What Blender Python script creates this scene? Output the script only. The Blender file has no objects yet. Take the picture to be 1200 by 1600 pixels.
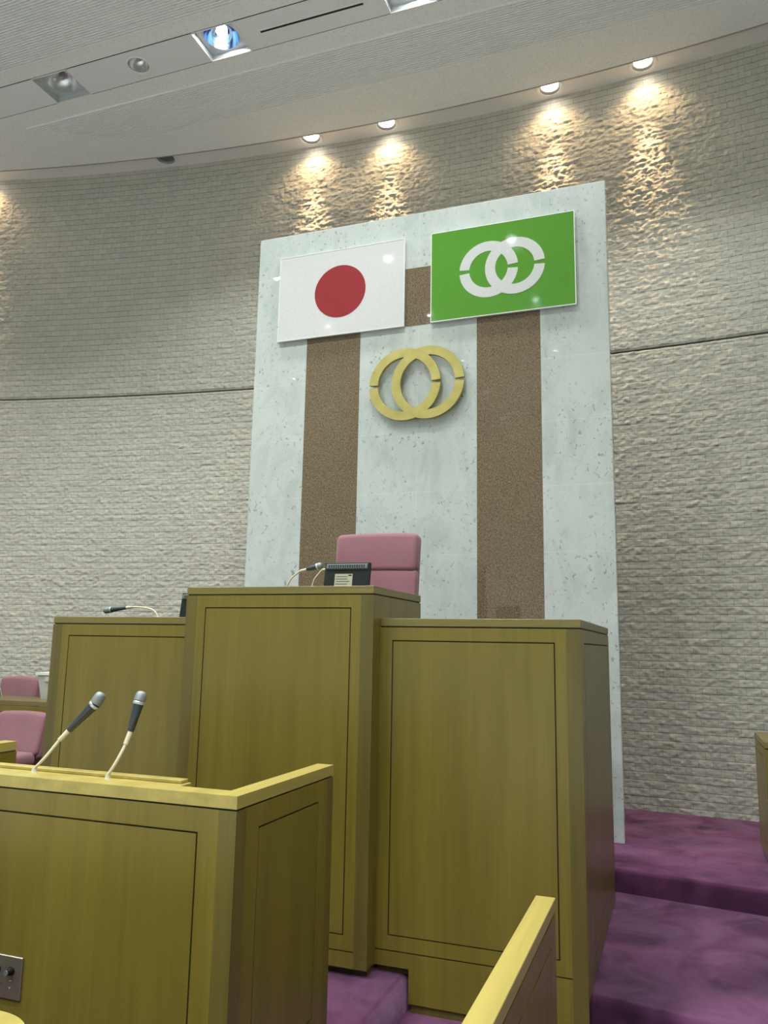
import bpy, bmesh, math, random
import numpy as np
from mathutils import Vector, Matrix

random.seed(7)
PI = math.pi
S = bpy.context.scene
COL = S.collection

# ------------------------------------------------------------------ camera, world, light, exposure
F_PX = 1240.36
YAW, PITCH, ROLL = math.radians(20.199), math.radians(9.557), math.radians(1.056)
CAM_H = 1.625

def setup_camera():
    cy, sy = math.cos(YAW), math.sin(YAW)
    fwd = Vector((-sy * math.cos(PITCH), cy * math.cos(PITCH), math.sin(PITCH)))
    right = Vector((cy, sy, 0)); up = right.cross(fwd)
    r2 = math.cos(ROLL) * right + math.sin(ROLL) * up
    u2 = -math.sin(ROLL) * right + math.cos(ROLL) * up
    m = Matrix((r2, u2, -fwd)).transposed().to_4x4()
    m.translation = (0, 0, CAM_H)
    cam = bpy.data.cameras.new('camera'); cam.sensor_fit = 'HORIZONTAL'; cam.sensor_width = 36
    cam.lens = F_PX / 1200 * 36; cam.clip_start = .05; cam.clip_end = 100
    o = bpy.data.objects.new('camera', cam); COL.objects.link(o); o.matrix_world = m
    S.camera = o
setup_camera()

S.view_settings.view_transform = 'Standard'; S.view_settings.look = 'None'
S.view_settings.exposure = 0.0; S.view_settings.gamma = 1.0; S.view_settings.use_curve_mapping = False
S.cycles.use_denoising = True
S.cycles.max_bounces = 8; S.cycles.diffuse_bounces = 5; S.cycles.caustics_reflective = False; S.cycles.caustics_refractive = False
S.cycles.sample_clamp_indirect = 6

w = bpy.data.worlds.new('world'); S.world = w; w.use_nodes = True
w.node_tree.nodes['Background'].inputs[0].default_value = (.62, .64, .62, 1)
w.node_tree.nodes['Background'].inputs[1].default_value = 0.0

ROOM_WATTS = 215      # each square ceiling downlight
ROOM_COL = (.95, 1.0, .93)
WASH_WATTS = 42       # wide beam of each wall washer
WASH_NARROW = 430      # its bright core
WASH_COL = (1.0, .67, .35)

# ------------------------------------------------------------------ geometry constants (metres)
CX, CY, RW = -1.96, -16.53, 24.0        # curved rear wall
ZS, ZC = 7.20, 7.05                     # slot soffit and ceiling
GAP = .41
Z1, Z2 = .149, .286                     # platform levels

# ------------------------------------------------------------------ helpers
def tag(o, label=None, cat=None, group=None, kind=None):
    if label: o['label'] = label
    if cat: o['category'] = cat
    if group: o['group'] = group
    if kind: o['kind'] = kind
    return o

def empty(name, loc, label, cat, group=None, rz=0):
    o = bpy.data.objects.new(name, None); COL.objects.link(o)
    o.location = loc; o.rotation_euler = (0, 0, rz); o.empty_display_size = .1
    return tag(o, label, cat, group)

def obj(name, bm, mat, parent=None, smooth=False, origin=None):
    """link a bmesh as one mesh object; with a parent Empty, world coordinates become local to it"""
    me = bpy.data.meshes.new(name)
    if origin is not None:
        bmesh.ops.translate(bm, verts=bm.verts, vec=-Vector(origin))
    bm.normal_update()
    bm.to_mesh(me); bm.free()
    for m in (mat if isinstance(mat, (list, tuple)) else [mat]): me.materials.append(m)
    if smooth:
        for p in me.polygons: p.use_smooth = True
        try: me.set_sharp_from_angle(angle=math.radians(38))
        except Exception: pass
    o = bpy.data.objects.new(name, me); COL.objects.link(o)
    if parent is not None: o.parent = parent
    elif origin is not None: o.location = origin
    return o

def B(): return bmesh.new()

def box(bm, x0, x1, y0, y1, z0, z1, bev=0, seg=1):
    vs = [bm.verts.new((x, y, z)) for x in (x0, x1) for y in (y0, y1) for z in (z0, z1)]
    q = ((0, 1, 3, 2), (4, 6, 7, 5), (0, 4, 5, 1), (2, 3, 7, 6), (0, 2, 6, 4), (1, 5, 7, 3))
    fs = [bm.faces.new([vs[i] for i in f]) for f in q]
    if bev > 0:
        es = list({e for f in fs for e in f.edges})
        bmesh.ops.bevel(bm, geom=es, offset=bev, segments=seg, affect='EDGES', profile=.5)
    return vs

def prism(bm, pts, a0, a1, axis='z'):
    """extrude a polygon of 2-D points along an axis"""
    def p3(p, a):
        return {'z': (p[0], p[1], a), 'y': (p[0], a, p[1]), 'x': (a, p[0], p[1])}[axis]
    lo = [bm.verts.new(p3(p, a0)) for p in pts]; hi = [bm.verts.new(p3(p, a1)) for p in pts]
    n = len(pts)
    bm.faces.new(lo); bm.faces.new(hi[::-1])
    for i in range(n): bm.faces.new((lo[i], hi[i], hi[(i + 1) % n], lo[(i + 1) % n]))
    bmesh.ops.recalc_face_normals(bm, faces=bm.faces)

def tube(bm, pts, r, n=12):
    pts = [Vector(p) for p in pts]
    rs = r if isinstance(r, (list, tuple)) else [r] * len(pts)
    rings = []; ref = Vector((0, 0, 1))
    for i, p in enumerate(pts):
        t = (pts[min(i + 1, len(pts) - 1)] - pts[max(i - 1, 0)]).normalized()
        if i == 0:
            ref = Vector((0, 1, 0)) if abs(t.z) > .8 else Vector((0, 0, 1))
        a = (ref - t * ref.dot(t)).normalized(); ref = a; b = t.cross(a)
        rings.append([bm.verts.new(p + rs[i] * (math.cos(k * 2 * PI / n) * a + math.sin(k * 2 * PI / n) * b)) for k in range(n)])
    for u, v in zip(rings, rings[1:]):
        for k in range(n): bm.faces.new((u[k], u[(k + 1) % n], v[(k + 1) % n], v[k]))
    bm.faces.new(rings[0][::-1]); bm.faces.new(rings[-1])
    bmesh.ops.recalc_face_normals(bm, faces=bm.faces)

def smooth_path(pts, sub=6):
    P = [Vector(p) for p in pts]; out = []
    for i in range(len(P) - 1):
        p0, p1, p2, p3 = P[max(i - 1, 0)], P[i], P[i + 1], P[min(i + 2, len(P) - 1)]
        for k in range(sub):
            t = k / sub
            out.append(.5 * ((2 * p1) + (p2 - p0) * t + (2 * p0 - 5 * p1 + 4 * p2 - p3) * t * t + (3 * p1 - p0 - 3 * p2 + p3) * t ** 3))
    return out + [P[-1]]

def lathe(bm, prof, c=(0, 0, 0), n=32, close=False):
    """revolve (r,z) profile about the vertical axis through c"""
    rings = [[bm.verts.new((c[0] + r * math.cos(k * 2 * PI / n), c[1] + r * math.sin(k * 2 * PI / n), c[2] + z)) for k in range(n)] for r, z in prof]
    for u, v in zip(rings, rings[1:]):
        for k in range(n): bm.faces.new((u[k], u[(k + 1) % n], v[(k + 1) % n], v[k]))
    if close:
        bm.faces.new(rings[0][::-1]); bm.faces.new(rings[-1])
        bmesh.ops.recalc_face_normals(bm, faces=bm.faces)
    return rings

def rect_hole(bm, u0, u1, v0, v1, cu, cv, r, f, n=32):
    """a rectangle with a round hole, mapped to 3-D by f(u,v)"""
    corner = [math.atan2(v - cv, u - cu) for u, v in ((u0, v0), (u1, v0), (u1, v1), (u0, v1))]
    ang = sorted(set([round(k * 2 * PI / n - PI, 6) for k in range(n)] + [round(a, 6) for a in corner]))
    inn, out = [], []
    for a in ang:
        c, s = math.cos(a), math.sin(a)
        t = min([x for x in [((u1 if c > 0 else u0) - cu) / c if abs(c) > 1e-6 else 1e9, ((v1 if s > 0 else v0) - cv) / s if abs(s) > 1e-6 else 1e9]])
        inn.append(bm.verts.new(f(cu + r * c, cv + r * s))); out.append(bm.verts.new(f(cu + t * c, cv + t * s)))
    m = len(ang)
    for k in range(m):
        bm.faces.new((inn[k], out[k], out[(k + 1) % m], inn[(k + 1) % m]))

def rbox(bm, w, d, h, r, c=(0, 0, 0), seg=4):
    """rounded box centred at c"""
    box(bm, c[0] - w / 2, c[0] + w / 2, c[1] - d / 2, c[1] + d / 2, c[2] - h / 2, c[2] + h / 2, r, seg)

def plate_xz(bm, pts, y, t):
    """thin solid with outline pts in the x-z plane, front at y, thickness t towards +y"""
    prism(bm, pts, y, y + t, 'y')

def arc_ring(bm, cx, cz, r0, r1, a0, a1, y0, y1, n=48):
    fr_i, fr_o, bk_i, bk_o = [], [], [], []
    for k in range(n + 1):
        a = a0 + (a1 - a0) * k / n
        for lst, r, y in ((fr_i, r0, y0), (fr_o, r1, y0), (bk_i, r0, y1), (bk_o, r1, y1)):
            lst.append(bm.verts.new((cx + r * math.cos(a), y, cz + r * math.sin(a))))
    for k in range(n):
        bm.faces.new((fr_i[k], fr_o[k], fr_o[k + 1], fr_i[k + 1]))
        bm.faces.new((bk_i[k], bk_i[k + 1], bk_o[k + 1], bk_o[k]))
        bm.faces.new((fr_o[k], bk_o[k], bk_o[k + 1], fr_o[k + 1]))
        bm.faces.new((fr_i[k], fr_i[k + 1], bk_i[k + 1], bk_i[k]))
    for k in (0, n): bm.faces.new((fr_i[k], bk_i[k], bk_o[k], fr_o[k]))
    bmesh.ops.recalc_face_normals(bm, faces=bm.faces)

# ------------------------------------------------------------------ materials
class NT:
    def __init__(s, name):
        s.m = bpy.data.materials.new(name); s.m.use_nodes = True
        s.t = s.m.node_tree; s.b = s.t.nodes['Principled BSDF']
    def n(s, typ, **kw):
        x = s.t.nodes.new(typ)
        for k, v in kw.items():
            if k in x.inputs: x.inputs[k].default_value = v
            else: setattr(x, k, v)
        return x
    def l(s, a, b): s.t.links.new(a, b)
    def coord(s, scale, kind='Object'):
        tc = s.n('ShaderNodeTexCoord'); mp = s.n('ShaderNodeMapping')
        mp.inputs['Scale'].default_value = scale
        s.l(tc.outputs[kind], mp.inputs['Vector']); return mp.outputs[0]
    def noise(s, vec, scale, detail=3, rough=.5, dist=0):
        x = s.n('ShaderNodeTexNoise'); x.inputs['Scale'].default_value = scale
        x.inputs['Detail'].default_value = detail; x.inputs['Roughness'].default_value = rough; x.inputs['Distortion'].default_value = dist
        s.l(vec, x.inputs['Vector']); return x.outputs['Fac']
    def ramp(s, fac, stops):
        r = s.n('ShaderNodeValToRGB'); e = r.color_ramp.elements
        while len(e) < len(stops): e.new(.5)
        for i, (p, c) in enumerate(stops):
            e[i].position = p; e[i].color = (*c, 1) if len(c) == 3 else c
        s.l(fac, r.inputs[0]); return r.outputs[0]
    def mix(s, fac, a, b, mode='MIX'):
        x = s.n('ShaderNodeMix', data_type='RGBA', blend_type=mode)
        if isinstance(fac, (int, float)): x.inputs[0].default_value = fac
        else: s.l(fac, x.inputs[0])
        for sock, v in ((x.inputs[6], a), (x.inputs[7], b)):
            if isinstance(v, tuple): sock.default_value = (*v, 1)
            else: s.l(v, sock)
        return x.outputs[2]
    def bump(s, h, strength, dist=.01):
        x = s.n('ShaderNodeBump'); x.inputs['Strength'].default_value = strength; x.inputs['Distance'].default_value = dist
        s.l(h, x.inputs['Height']); s.l(x.outputs[0], s.b.inputs['Normal'])
    def set(s, **kw):
        names = dict(col='Base Color', rough='Roughness', metal='Metallic', ecol='Emission Color', e='Emission Strength', coat='Coat Weight', sheen='Sheen Weight', spec='Specular IOR Level', crough='Coat Roughness', srough='Sheen Roughness', stint='Sheen Tint')
        for k, v in kw.items():
            sock = s.b.inputs[names[k]]
            if isinstance(v, tuple): sock.default_value = (*v, 1)
            elif isinstance(v, (int, float)): sock.default_value = v
            else: s.l(v, sock)
        return s

def wood(name, c, var=.08, grain=(26, 26, 1.1), rough=.30):
    n = NT(name)
    g = n.noise(n.coord(grain), 2.2, 4, .5, .3)
    g2 = n.noise(n.coord((grain[0] * .14, grain[1] * .14, grain[2] * .2)), 3.0, 2)
    dark = tuple(x * (1 - var) for x in c); lite = tuple(min(1, x * (1 + var)) for x in c)
    c1 = n.ramp(g, [(.3, dark), (.7, lite)])
    c2 = n.ramp(g2, [(.35, (.88, .88, .86)), (.65, (1.08, 1.08, 1.08))])
    n.set(col=n.mix(1.0, c1, c2, 'MULTIPLY'), rough=rough, spec=.38)
    n.bump(g, .05, .002)
    return n.m

def plain(name, c, rough=.5, metal=0, **kw):
    n = NT(name); g = n.noise(n.coord((1, 1, 1)), 40, 2)
    n.set(col=n.ramp(g, [(.3, tuple(x * .96 for x in c)), (.7, tuple(min(1, x * 1.03) for x in c))]), rough=rough, metal=metal, **kw)
    return n.m

def emis(name, c, e):
    n = NT(name); n.set(col=c, ecol=c, e=e); return n.m

WC = (.152, .118, .020)
M = {}
M['wood'] = wood('beech veneer', WC)
M['wood_panel'] = wood('beech veneer panel', (.146, .115, .020), .06)
M['wood_post'] = wood('beech solid edge', (.104, .084, .021), .08)
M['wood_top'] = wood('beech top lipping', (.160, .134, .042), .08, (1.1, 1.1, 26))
M['bounce'] = plain('pale bounce slab', (.66, .69, .68), .6)  # pale and neutral so the unseen slab bounces light upward
M['wood_lit'] = wood('beech lit top', (.345, .275, .080), .06, (26, 1.1, 26))  # paler copy of the beech; overhead light on top faces put into colour
M['gap'] = plain('dark shadow gap', (.018, .014, .006), .8)
M['steel'] = plain('brushed steel', (.36, .33, .27), .35, .85)
M['plastic'] = plain('black plastic', (.006, .008, .008), .5, spec=.25)
M['plastic_grey'] = plain('grey plastic', (.10, .12, .125), .35)
M['mic_body'] = plain('dark slate microphone body', (.022, .032, .040), .32)
M['mic_head'] = plain('silver wire mesh', (.20, .225, .23), .5, .5)
M['mic_band'] = plain('silver band', (.55, .58, .62), .3, .8)
M['cream'] = plain('cream gooseneck', (.50, .45, .34), .45)
M['white'] = plain('white laminate', (.57, .575, .585), .06)
M['white_matte'] = plain('white paint', (.74, .74, .72), .5)
M['red'] = plain('flag red', (.27, .028, .035), .06)
M['green'] = plain('flag green', (.085, .265, .028), .06)
M['edge_grey'] = plain('aluminium edge', (.70, .70, .70), .35)
M['paper'] = plain('label paper', (.34, .33, .26), .6)
M['dark_metal'] = plain('dark joint trim', (.05, .048, .045), .5)
M['grey_box'] = plain('grey plastic container', (.42, .43, .40), .45)

n = NT('brass satin'); g = n.noise(n.coord((1, 1, 1)), 9, 3)
n.set(col=n.ramp(g, [(.3, (.40, .34, .10)), (.7, (.50, .43, .15))]), rough=.42, metal=.45); M['gold'] = n.m

# polished white marble with grey flecks and veins, laid in half-metre slabs
n = NT('white marble'); v = n.coord((1, 1, 1))
fl = n.noise(n.coord((1, 1, .75)), 34, 3, .6, .5)
flecks = n.ramp(fl, [(.345, (0, 0, 0)), (.40, (1, 1, 1))])
cl = n.noise(n.coord((1.3, 1, .8)), 2.4, 3, .6, 1.0)
where = n.ramp(cl, [(.36, (0, 0, 0)), (.56, (1, 1, 1))])
fl2 = n.mix(where, (1, 1, 1), flecks)
vein = n.noise(n.coord((1.6, 1, .9)), 2.6, 5, .7, .8)
vc = n.ramp(vein, [(.35, (.435, .475, .465)), (.52, (.50, .535, .525)), (.7, (.52, .555, .545))])
cb = n.mix(fl2, (.27, .28, .29), vc)
br = n.n('ShaderNodeTexBrick'); br.offset = 0; br.offset_frequency = 2
tc = n.n('ShaderNodeTexCoord'); sx = n.n('ShaderNodeSeparateXYZ'); cx_ = n.n('ShaderNodeCombineXYZ')
n.l(tc.outputs['Object'], sx.inputs[0]); n.l(sx.outputs['X'], cx_.inputs['X']); n.l(sx.outputs['Z'], cx_.inputs['Y'])
n.l(cx_.outputs[0], br.inputs['Vector'])
br.inputs['Scale'].default_value = 1; br.inputs['Brick Width'].default_value = 1.04; br.inputs['Row Height'].default_value = .5165
br.inputs['Mortar Size'].default_value = .0022; br.inputs['Mortar Smooth'].default_value = .3
br.inputs['Color1'].default_value = (1, 1, 1, 1); br.inputs['Color2'].default_value = (.96, .97, .97, 1); br.inputs['Mortar'].default_value = (1.12, 1.12, 1.12, 1)
n.set(col=n.mix(1.0, cb, br.outputs['Color'], 'MULTIPLY'), rough=.025, spec=.5); M['marble'] = n.m

n = NT('brown granite'); v = n.coord((1, 1, 1))
a = n.noise(v, 85, 3, .7); a2 = n.noise(v, 3, 3)
c = n.ramp(a, [(.36, (.050, .036, .022)), (.46, (.150, .110, .068)), (.58, (.185, .138, .088)), (.68, (.30, .24, .165))])
n.set(col=n.mix(.2, c, n.ramp(a2, [(.35, (.14, .102, .063)), (.65, (.185, .138, .088))])), rough=.03, spec=.5); M['granite'] = n.m

# carpet: plum pile with brushed patches
def carpet(name, c0, c1):
    n = NT(name); v = n.coord((1, 1, 1))
    p = n.noise(n.coord((1.0, 1.25, 1)), 1.7, 3, .55, .5); f = n.noise(v, 260, 2, .7)
    col = n.ramp(p, [(.34, c0), (.62, c1)])
    col = n.mix(1.0, col, n.ramp(f, [(.25, (.78, .78, .78)), (.75, (1.15, 1.15, 1.15))]), 'MULTIPLY')
    pile = n.ramp(n.noise(n.coord((1.1, 1.0, 1)), 2.6, 4, .6, .9), [(.36, (.38, .38, .38)), (.60, (1, 1, 1))])
    n.set(col=col, rough=.95, spec=.05, sheen=pile, srough=.42, stint=(.96, .54, .94))
    n.bump(f, .5, .004); return n.m
M['carpet'] = carpet('plum carpet', (.024, .008, .022), (.122, .040, .098))

def fabric(name, c):
    n = NT(name); f = n.noise(n.coord((1, 1, 1)), 420, 2, .6); p = n.noise(n.coord((1, 1, 1)), 5, 2)
    col = n.mix(1.0, n.ramp(p, [(.3, tuple(x * .95 for x in c)), (.7, tuple(x * 1.05 for x in c))]), n.ramp(f, [(.3, (.86, .86, .86)), (.7, (1.1, 1.1, 1.1))]), 'MULTIPLY')
    n.set(col=col, rough=.9, spec=.15, sheen=.3, srough=.45); n.bump(f, .25, .002); return n.m
M['pink'] = fabric('rose wool upholstery', (.250, .118, .145))

# split-face stone tile wall
BLEN, BH = .113, .0668
n = NT('split face stone tile')
uv = n.n('ShaderNodeUVMap'); br = n.n('ShaderNodeTexBrick'); br.offset = .5; br.offset_frequency = 2; br.squash = 1
n.l(uv.outputs[0], br.inputs['Vector'])
br.inputs['Scale'].default_value = 1; br.inputs['Brick Width'].default_value = BLEN; br.inputs['Row Height'].default_value = BH
br.inputs['Mortar Size'].default_value = .0021; br.inputs['Mortar Smooth'].default_value = .2; br.inputs['Bias'].default_value = 0
br.inputs['Color1'].default_value = (.555, .537, .480, 1); br.inputs['Color2'].default_value = (.50, .484, .435, 1); br.inputs['Mortar'].default_value = (.34, .325, .29, 1)
g = n.noise(uv.outputs[0], 60, 3, .6)
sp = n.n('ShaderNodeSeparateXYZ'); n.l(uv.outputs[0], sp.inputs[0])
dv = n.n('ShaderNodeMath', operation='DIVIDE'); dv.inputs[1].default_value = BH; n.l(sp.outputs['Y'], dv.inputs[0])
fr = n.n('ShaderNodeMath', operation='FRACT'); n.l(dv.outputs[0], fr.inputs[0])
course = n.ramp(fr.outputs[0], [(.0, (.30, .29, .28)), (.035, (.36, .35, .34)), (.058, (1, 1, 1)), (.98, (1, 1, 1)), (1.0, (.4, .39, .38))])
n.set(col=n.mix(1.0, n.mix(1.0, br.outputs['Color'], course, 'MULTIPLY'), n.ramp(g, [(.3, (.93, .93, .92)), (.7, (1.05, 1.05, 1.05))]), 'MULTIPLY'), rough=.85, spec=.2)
fine = n.noise(n.coord((1, 1, 1.8)), 62, 5, .68)
n.bump(fine, .65, .009); M['stone'] = n.m

# speckled mineral ceiling board
n = NT('speckled ceiling board'); f = n.noise(n.coord((1, 2.2, 1)), 45, 3, .7)
n.set(col=n.ramp(f, [(.30, (.56, .57, .56)), (.45, (.74, .75, .74)), (.7, (.78, .79, .78))]), rough=.9, spec=.1); M['ceiling'] = n.m
M['ceil_rib'] = plain('ribbed ceiling board', (.76, .78, .775), .85)
M['ceil_band'] = plain('painted metal band', (.70, .72, .735), .5)
M['edge_bead'] = plain('grey edge bead', (.30, .29, .28), .6)
M['soffit'] = plain('slot paint', (.80, .79, .77), .6)
M['wall_plain'] = plain('plain painted wall', (.68, .70, .68), .8)
M['lamp_on'] = emis('lit discharge lamp', (.93, .98, 1.0), 60)
M['lamp_off'] = plain('unlit lamp glass', (.35, .38, .38), .15)
M['wash_on'] = emis('lit warm lens', (1.0, .93, .82), 14)
M['wash_off'] = plain('unlit lens', (.12, .12, .11), .3)
M['reflector'] = plain('bright reflector', (.62, .64, .66), .22, .6)
M['reflector_lit'] = plain('blue-lit reflector', (.42, .62, .92), .10, 1.0)  # blue cast of the burning lamp put into the reflector colour
M['housing'] = plain('satin housing', (.55, .58, .59), .3, .35)

# ------------------------------------------------------------------ setting: floors
def struct(name, bm, mat, smooth=False):
    o = obj(name, bm, mat, smooth=smooth); o['kind'] = 'structure'; return o

bm = B(); box(bm, -11, 6, -9.5, 8.2, -.12, 0); struct('floor', bm, M['carpet'])
bm = B(); box(bm, -10.5, 5.5, -9.2, .4, 0, .35); struct('floor_bounce', bm, M['bounce'])   # unseen slab where members' desks stand, added to bounce light to the ceiling

def slab(name, pts, z0, z1, r=.03):
    bm = B(); prism(bm, pts, z0, z1, 'z')
    top = [e for e in bm.edges if all(abs(v.co.z - z1) < 1e-5 for v in e.verts)]
    bmesh.ops.bevel(bm, geom=top, offset=r, segments=4, affect='EDGES', profile=.5)
    return struct(name, bm, M['carpet'], True)

slab('floor_platform', [(-9.4, 1.95), (-1.218, 1.95), (-1.218, 3.80), (-.408, 3.829), (4.6, 2.69), (4.6, 8.1), (-9.4, 8.1)], 0, Z1, .035)
slab('floor_landing', [(-9.4, 5.60), (-4.6, 5.72), (-3.45, 5.42), (-.408, 5.42), (1.2, 5.157), (4.6, 4.6), (4.6, 8.1), (-9.4, 8.1)], Z1, Z2, .025)

# ------------------------------------------------------------------ setting: curved stone wall with real relief
def vnoise(x, y, seed):
    rs = np.random.RandomState(seed); T = rs.rand(512, 512)
    xi = np.floor(x).astype(int); yi = np.floor(y).astype(int); fx = x - xi; fy = y - yi
    fx = fx * fx * fx * (fx * (fx * 6 - 15) + 10); fy = fy * fy * fy * (fy * (fy * 6 - 15) + 10)
    a = T[yi % 512, xi % 512]; b = T[yi % 512, (xi + 1) % 512]; c = T[(yi + 1) % 512, xi % 512]; d = T[(yi + 1) % 512, (xi + 1) % 512]
    return (a * (1 - fx) + b * fx) * (1 - fy) + (c * (1 - fx) + d * fx) * fy

def arcpt(u, z, h=0):
    a = u / RW; r = RW - h
    return CX + r * math.sin(a), CY + r * math.cos(a), z

SEAM = 4.387
def stone_wall():
    u = np.arange(-6.9, 3.75, .0115); z = np.arange(Z2 - .004, ZS + .012, BH / 6)
    U, Z = np.meshgrid(u, z)
    row = np.floor(Z / BH); uo = U + (row % 2) * .5 * BLEN
    bi = np.floor(uo / BLEN); fu = uo / BLEN - bi; fz = Z / BH - row
    edge = np.minimum(np.minimum(fu, 1 - fu) * BLEN, np.minimum(fz, 1 - fz) * BH)
    mask = np.clip(np.minimum(fz, 1 - fz) * BH / .006, 0, 1) * (.5 + .5 * np.clip(np.minimum(fu, 1 - fu) * BLEN / .0065, 0, 1))
    rs = np.random.RandomState(3); T = rs.rand(300, 300)
    ri, ci = row.astype(int), bi.astype(int)
    br = T[ri % 300, ci % 300]; sk = T[(ri + 91) % 300, (ci + 57) % 300] - .5
    wu = U + .020 * vnoise(U / .06 + 11, Z / .06 + 5, 8); wz = Z + .016 * vnoise(U / .05 + 77, Z / .05 + 31, 9)
    n1 = vnoise(wu / .045 + br * 9, wz / .026 + (br - .5) * fu * 2.2 + 200, 1)
    ridge = 1 - np.abs(2 * n1 - 1)
    n2 = vnoise(wu / .024 + 300 + br * 37, wz / .017 + 99 + br * 53, 2); n4 = vnoise(wu / .034 + 50 + br * 71, wz / .016 + 19 + br * 29, 6)
    h = mask * (.0015 + .0095 * ridge ** 1.4 * (.45 + .8 * br) + .011 * np.abs(2 * n2 - 1) * (n4 - .25) + .007 * (n4 - .5) + sk * .008 * (fz - .5))
    top = np.clip((ZS - .16 - Z) / .05, 0, 1)          # flat-faced course under the soffit
    h = h * (.25 + .75 * top)
    h = np.where(np.abs(Z - SEAM) < .013, -.02, h)
    A = U / RW; R = RW - h
    co = np.stack([CX + R * np.sin(A), CY + R * np.cos(A), Z], -1).reshape(-1, 3)
    nz, nu = U.shape
    i = (np.arange(nz - 1)[:, None] * nu + np.arange(nu - 1)[None, :]).ravel()
    quads = np.stack([i, i + 1, i + nu + 1, i + nu], 1)
    me = bpy.data.meshes.new('wall_back')
    me.vertices.add(len(co)); me.vertices.foreach_set('co', co.ravel().astype(np.float32))
    me.loops.add(quads.size); me.loops.foreach_set('vertex_index', quads.ravel().astype(np.int32))
    me.polygons.add(len(quads)); me.polygons.foreach_set('loop_start', (np.arange(len(quads)) * 4).astype(np.int32))
    me.polygons.foreach_set('loop_total', np.full(len(quads), 4, np.int32))
    me.update(calc_edges=True)
    uvl = me.uv_layers.new(name='UVMap')
    uvs = np.stack([U.ravel(), Z.ravel()], 1)[quads.ravel()]
    uvl.data.foreach_set('uv', uvs.ravel().astype(np.float32))
    me.polygons.foreach_set('use_smooth', np.ones(len(quads), bool))
    me.materials.append(M['stone']); me.validate(); me.update()
    o = bpy.data.objects.new('wall_back', me); COL.objects.link(o); o['kind'] = 'structure'
stone_wall()

def arc_strip(name, u0, u1, z0, z1, h, mat, n=60):
    bm = B(); prev = None
    for k in range(n + 1):
        u = u0 + (u1 - u0) * k / n
        cur = [bm.verts.new(arcpt(u, z0, h)), bm.verts.new(arcpt(u, z1, h))]
        if prev: bm.faces.new((prev[0], cur[0], cur[1], prev[1]))
        prev = cur
    return struct(name, bm, mat)
arc_strip('trim_1', -6.9, 3.7, SEAM - .02, SEAM + .02, -.013, M['dark_metal'])
# plain continuations outside the picture, side and rear walls
arc_strip('wall_left', -9.6, -6.89, 0, ZS + .02, .0, M['wall_plain'], 12)
arc_strip('wall_right', 3.74, 8.2, 0, ZS + .02, .0, M['wall_plain'], 12)
bm = B(); box(bm, -11.2, -11, -9.5, 8.2, 0, ZS); struct('wall_side', bm, M['wall_plain'])
bm = B(); box(bm, 6, 6.2, -9.5, 8.2, 0, ZS); struct('wall_side', bm, M['wall_plain'])
bm = B(); box(bm, -11.2, 6.2, -9.7, -9.5, 0, ZS); struct('wall_rear', bm, M['wall_plain'])

# ------------------------------------------------------------------ setting: ceiling
def inner(x):   # front edge of the slot soffit along the curved wall
    return CY + math.sqrt((RW - GAP) ** 2 - (x - CX) ** 2)

ROWS = [5.525, 3.80, 2.09, .09, -2.13, -3.91, -5.90]
XS = [-7.35, -5.53, -3.70, -1.91, -.09, 1.74, 3.56]
HB = .190                                   # half width of a lamp band
RIB_SIDE = .165
# board field in front of the wall
bm = B(); N = 90; prev = None
for k in range(N + 1):
    x = -10.9 + 16.8 * k / N
    yi = inner(x)
    cur = [bm.verts.new((x, ROWS[0] + HB, ZC)), bm.verts.new((x, yi, ZC)), bm.verts.new((x, yi, ZS + .01))]
    if prev:
        bm.faces.new((prev[0], prev[1], cur[1], cur[0])); bm.faces.new((prev[1], prev[2], cur[2], cur[1]))
    prev = cur
struct('ceiling', bm, M['ceiling'])
for a, b in list(zip(ROWS[1:], ROWS[:-1])) + [(-9.6 - HB, ROWS[-1])]:
    bm = B(); box(bm, -11, 6, a + HB, b - HB, ZC, ZC + .06); struct('ceiling', bm, M['ceiling'])
bm = B(); box(bm, -11.2, 6.2, -9.7, 7.3, ZC + .35, ZC + .40); struct('ceiling_deck', bm, M['gap'])

def ribs(name, x0, x1, y0, y1, left_cut=None, pitch=.0265, wdt=.016, dep=.015):
    bm = B(); k = int(round((y1 - y0) / pitch)); p = (y1 - y0) / k
    for i in range(k):
        ya = y0 + i * p + (p - wdt) / 2; yb = ya + wdt
        xs = [x0, x0]
        if left_cut:
            xs = [left_cut(ya), left_cut(yb)]
        lo = [bm.verts.new(c) for c in ((xs[0], ya, ZC - dep), (x1, ya, ZC - dep), (x1, yb, ZC - dep), (xs[1], yb, ZC - dep))]
        hi = [bm.verts.new((v.co.x, v.co.y, ZC)) for v in lo]
        bm.faces.new(lo[::-1])
        for j in range(4): bm.faces.new((lo[j], lo[(j + 1) % 4], hi[(j + 1) % 4], hi[j]))
    bmesh.ops.recalc_face_normals(bm, faces=bm.faces)
    return struct(name, bm, M['ceil_rib'])
ribs('trim_2', -6.37, 4.6, 5.915, 6.475, lambda y: -6.37 + (y - 5.915) * 1.03 / .56)
ribs('trim_3', -9.6, 4.6, ROWS[1] + HB + .17, ROWS[0] - HB - .17)
for a, b in zip(ROWS[2:5], ROWS[1:4]):
    ribs('trim_4', -9.6, 4.6, a + HB + .17, b - HB - .17, None, .053, .034)

bm = B(); prev = None                     # fine bead along the front edge of the slot
for k in range(N + 1):
    x = -10.9 + 16.8 * k / N; yi = inner(x)
    cur = [bm.verts.new((x, yi + a, b)) for a, b in ((-.012, ZC), (-.012, ZC - .004), (.002, ZC - .004), (.002, ZC + .012))]
    if prev:
        for j in range(3): bm.faces.new((prev[j], prev[j + 1], cur[j + 1], cur[j]))
    prev = cur
struct('trim_7', bm, M['edge_bead'])
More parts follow.
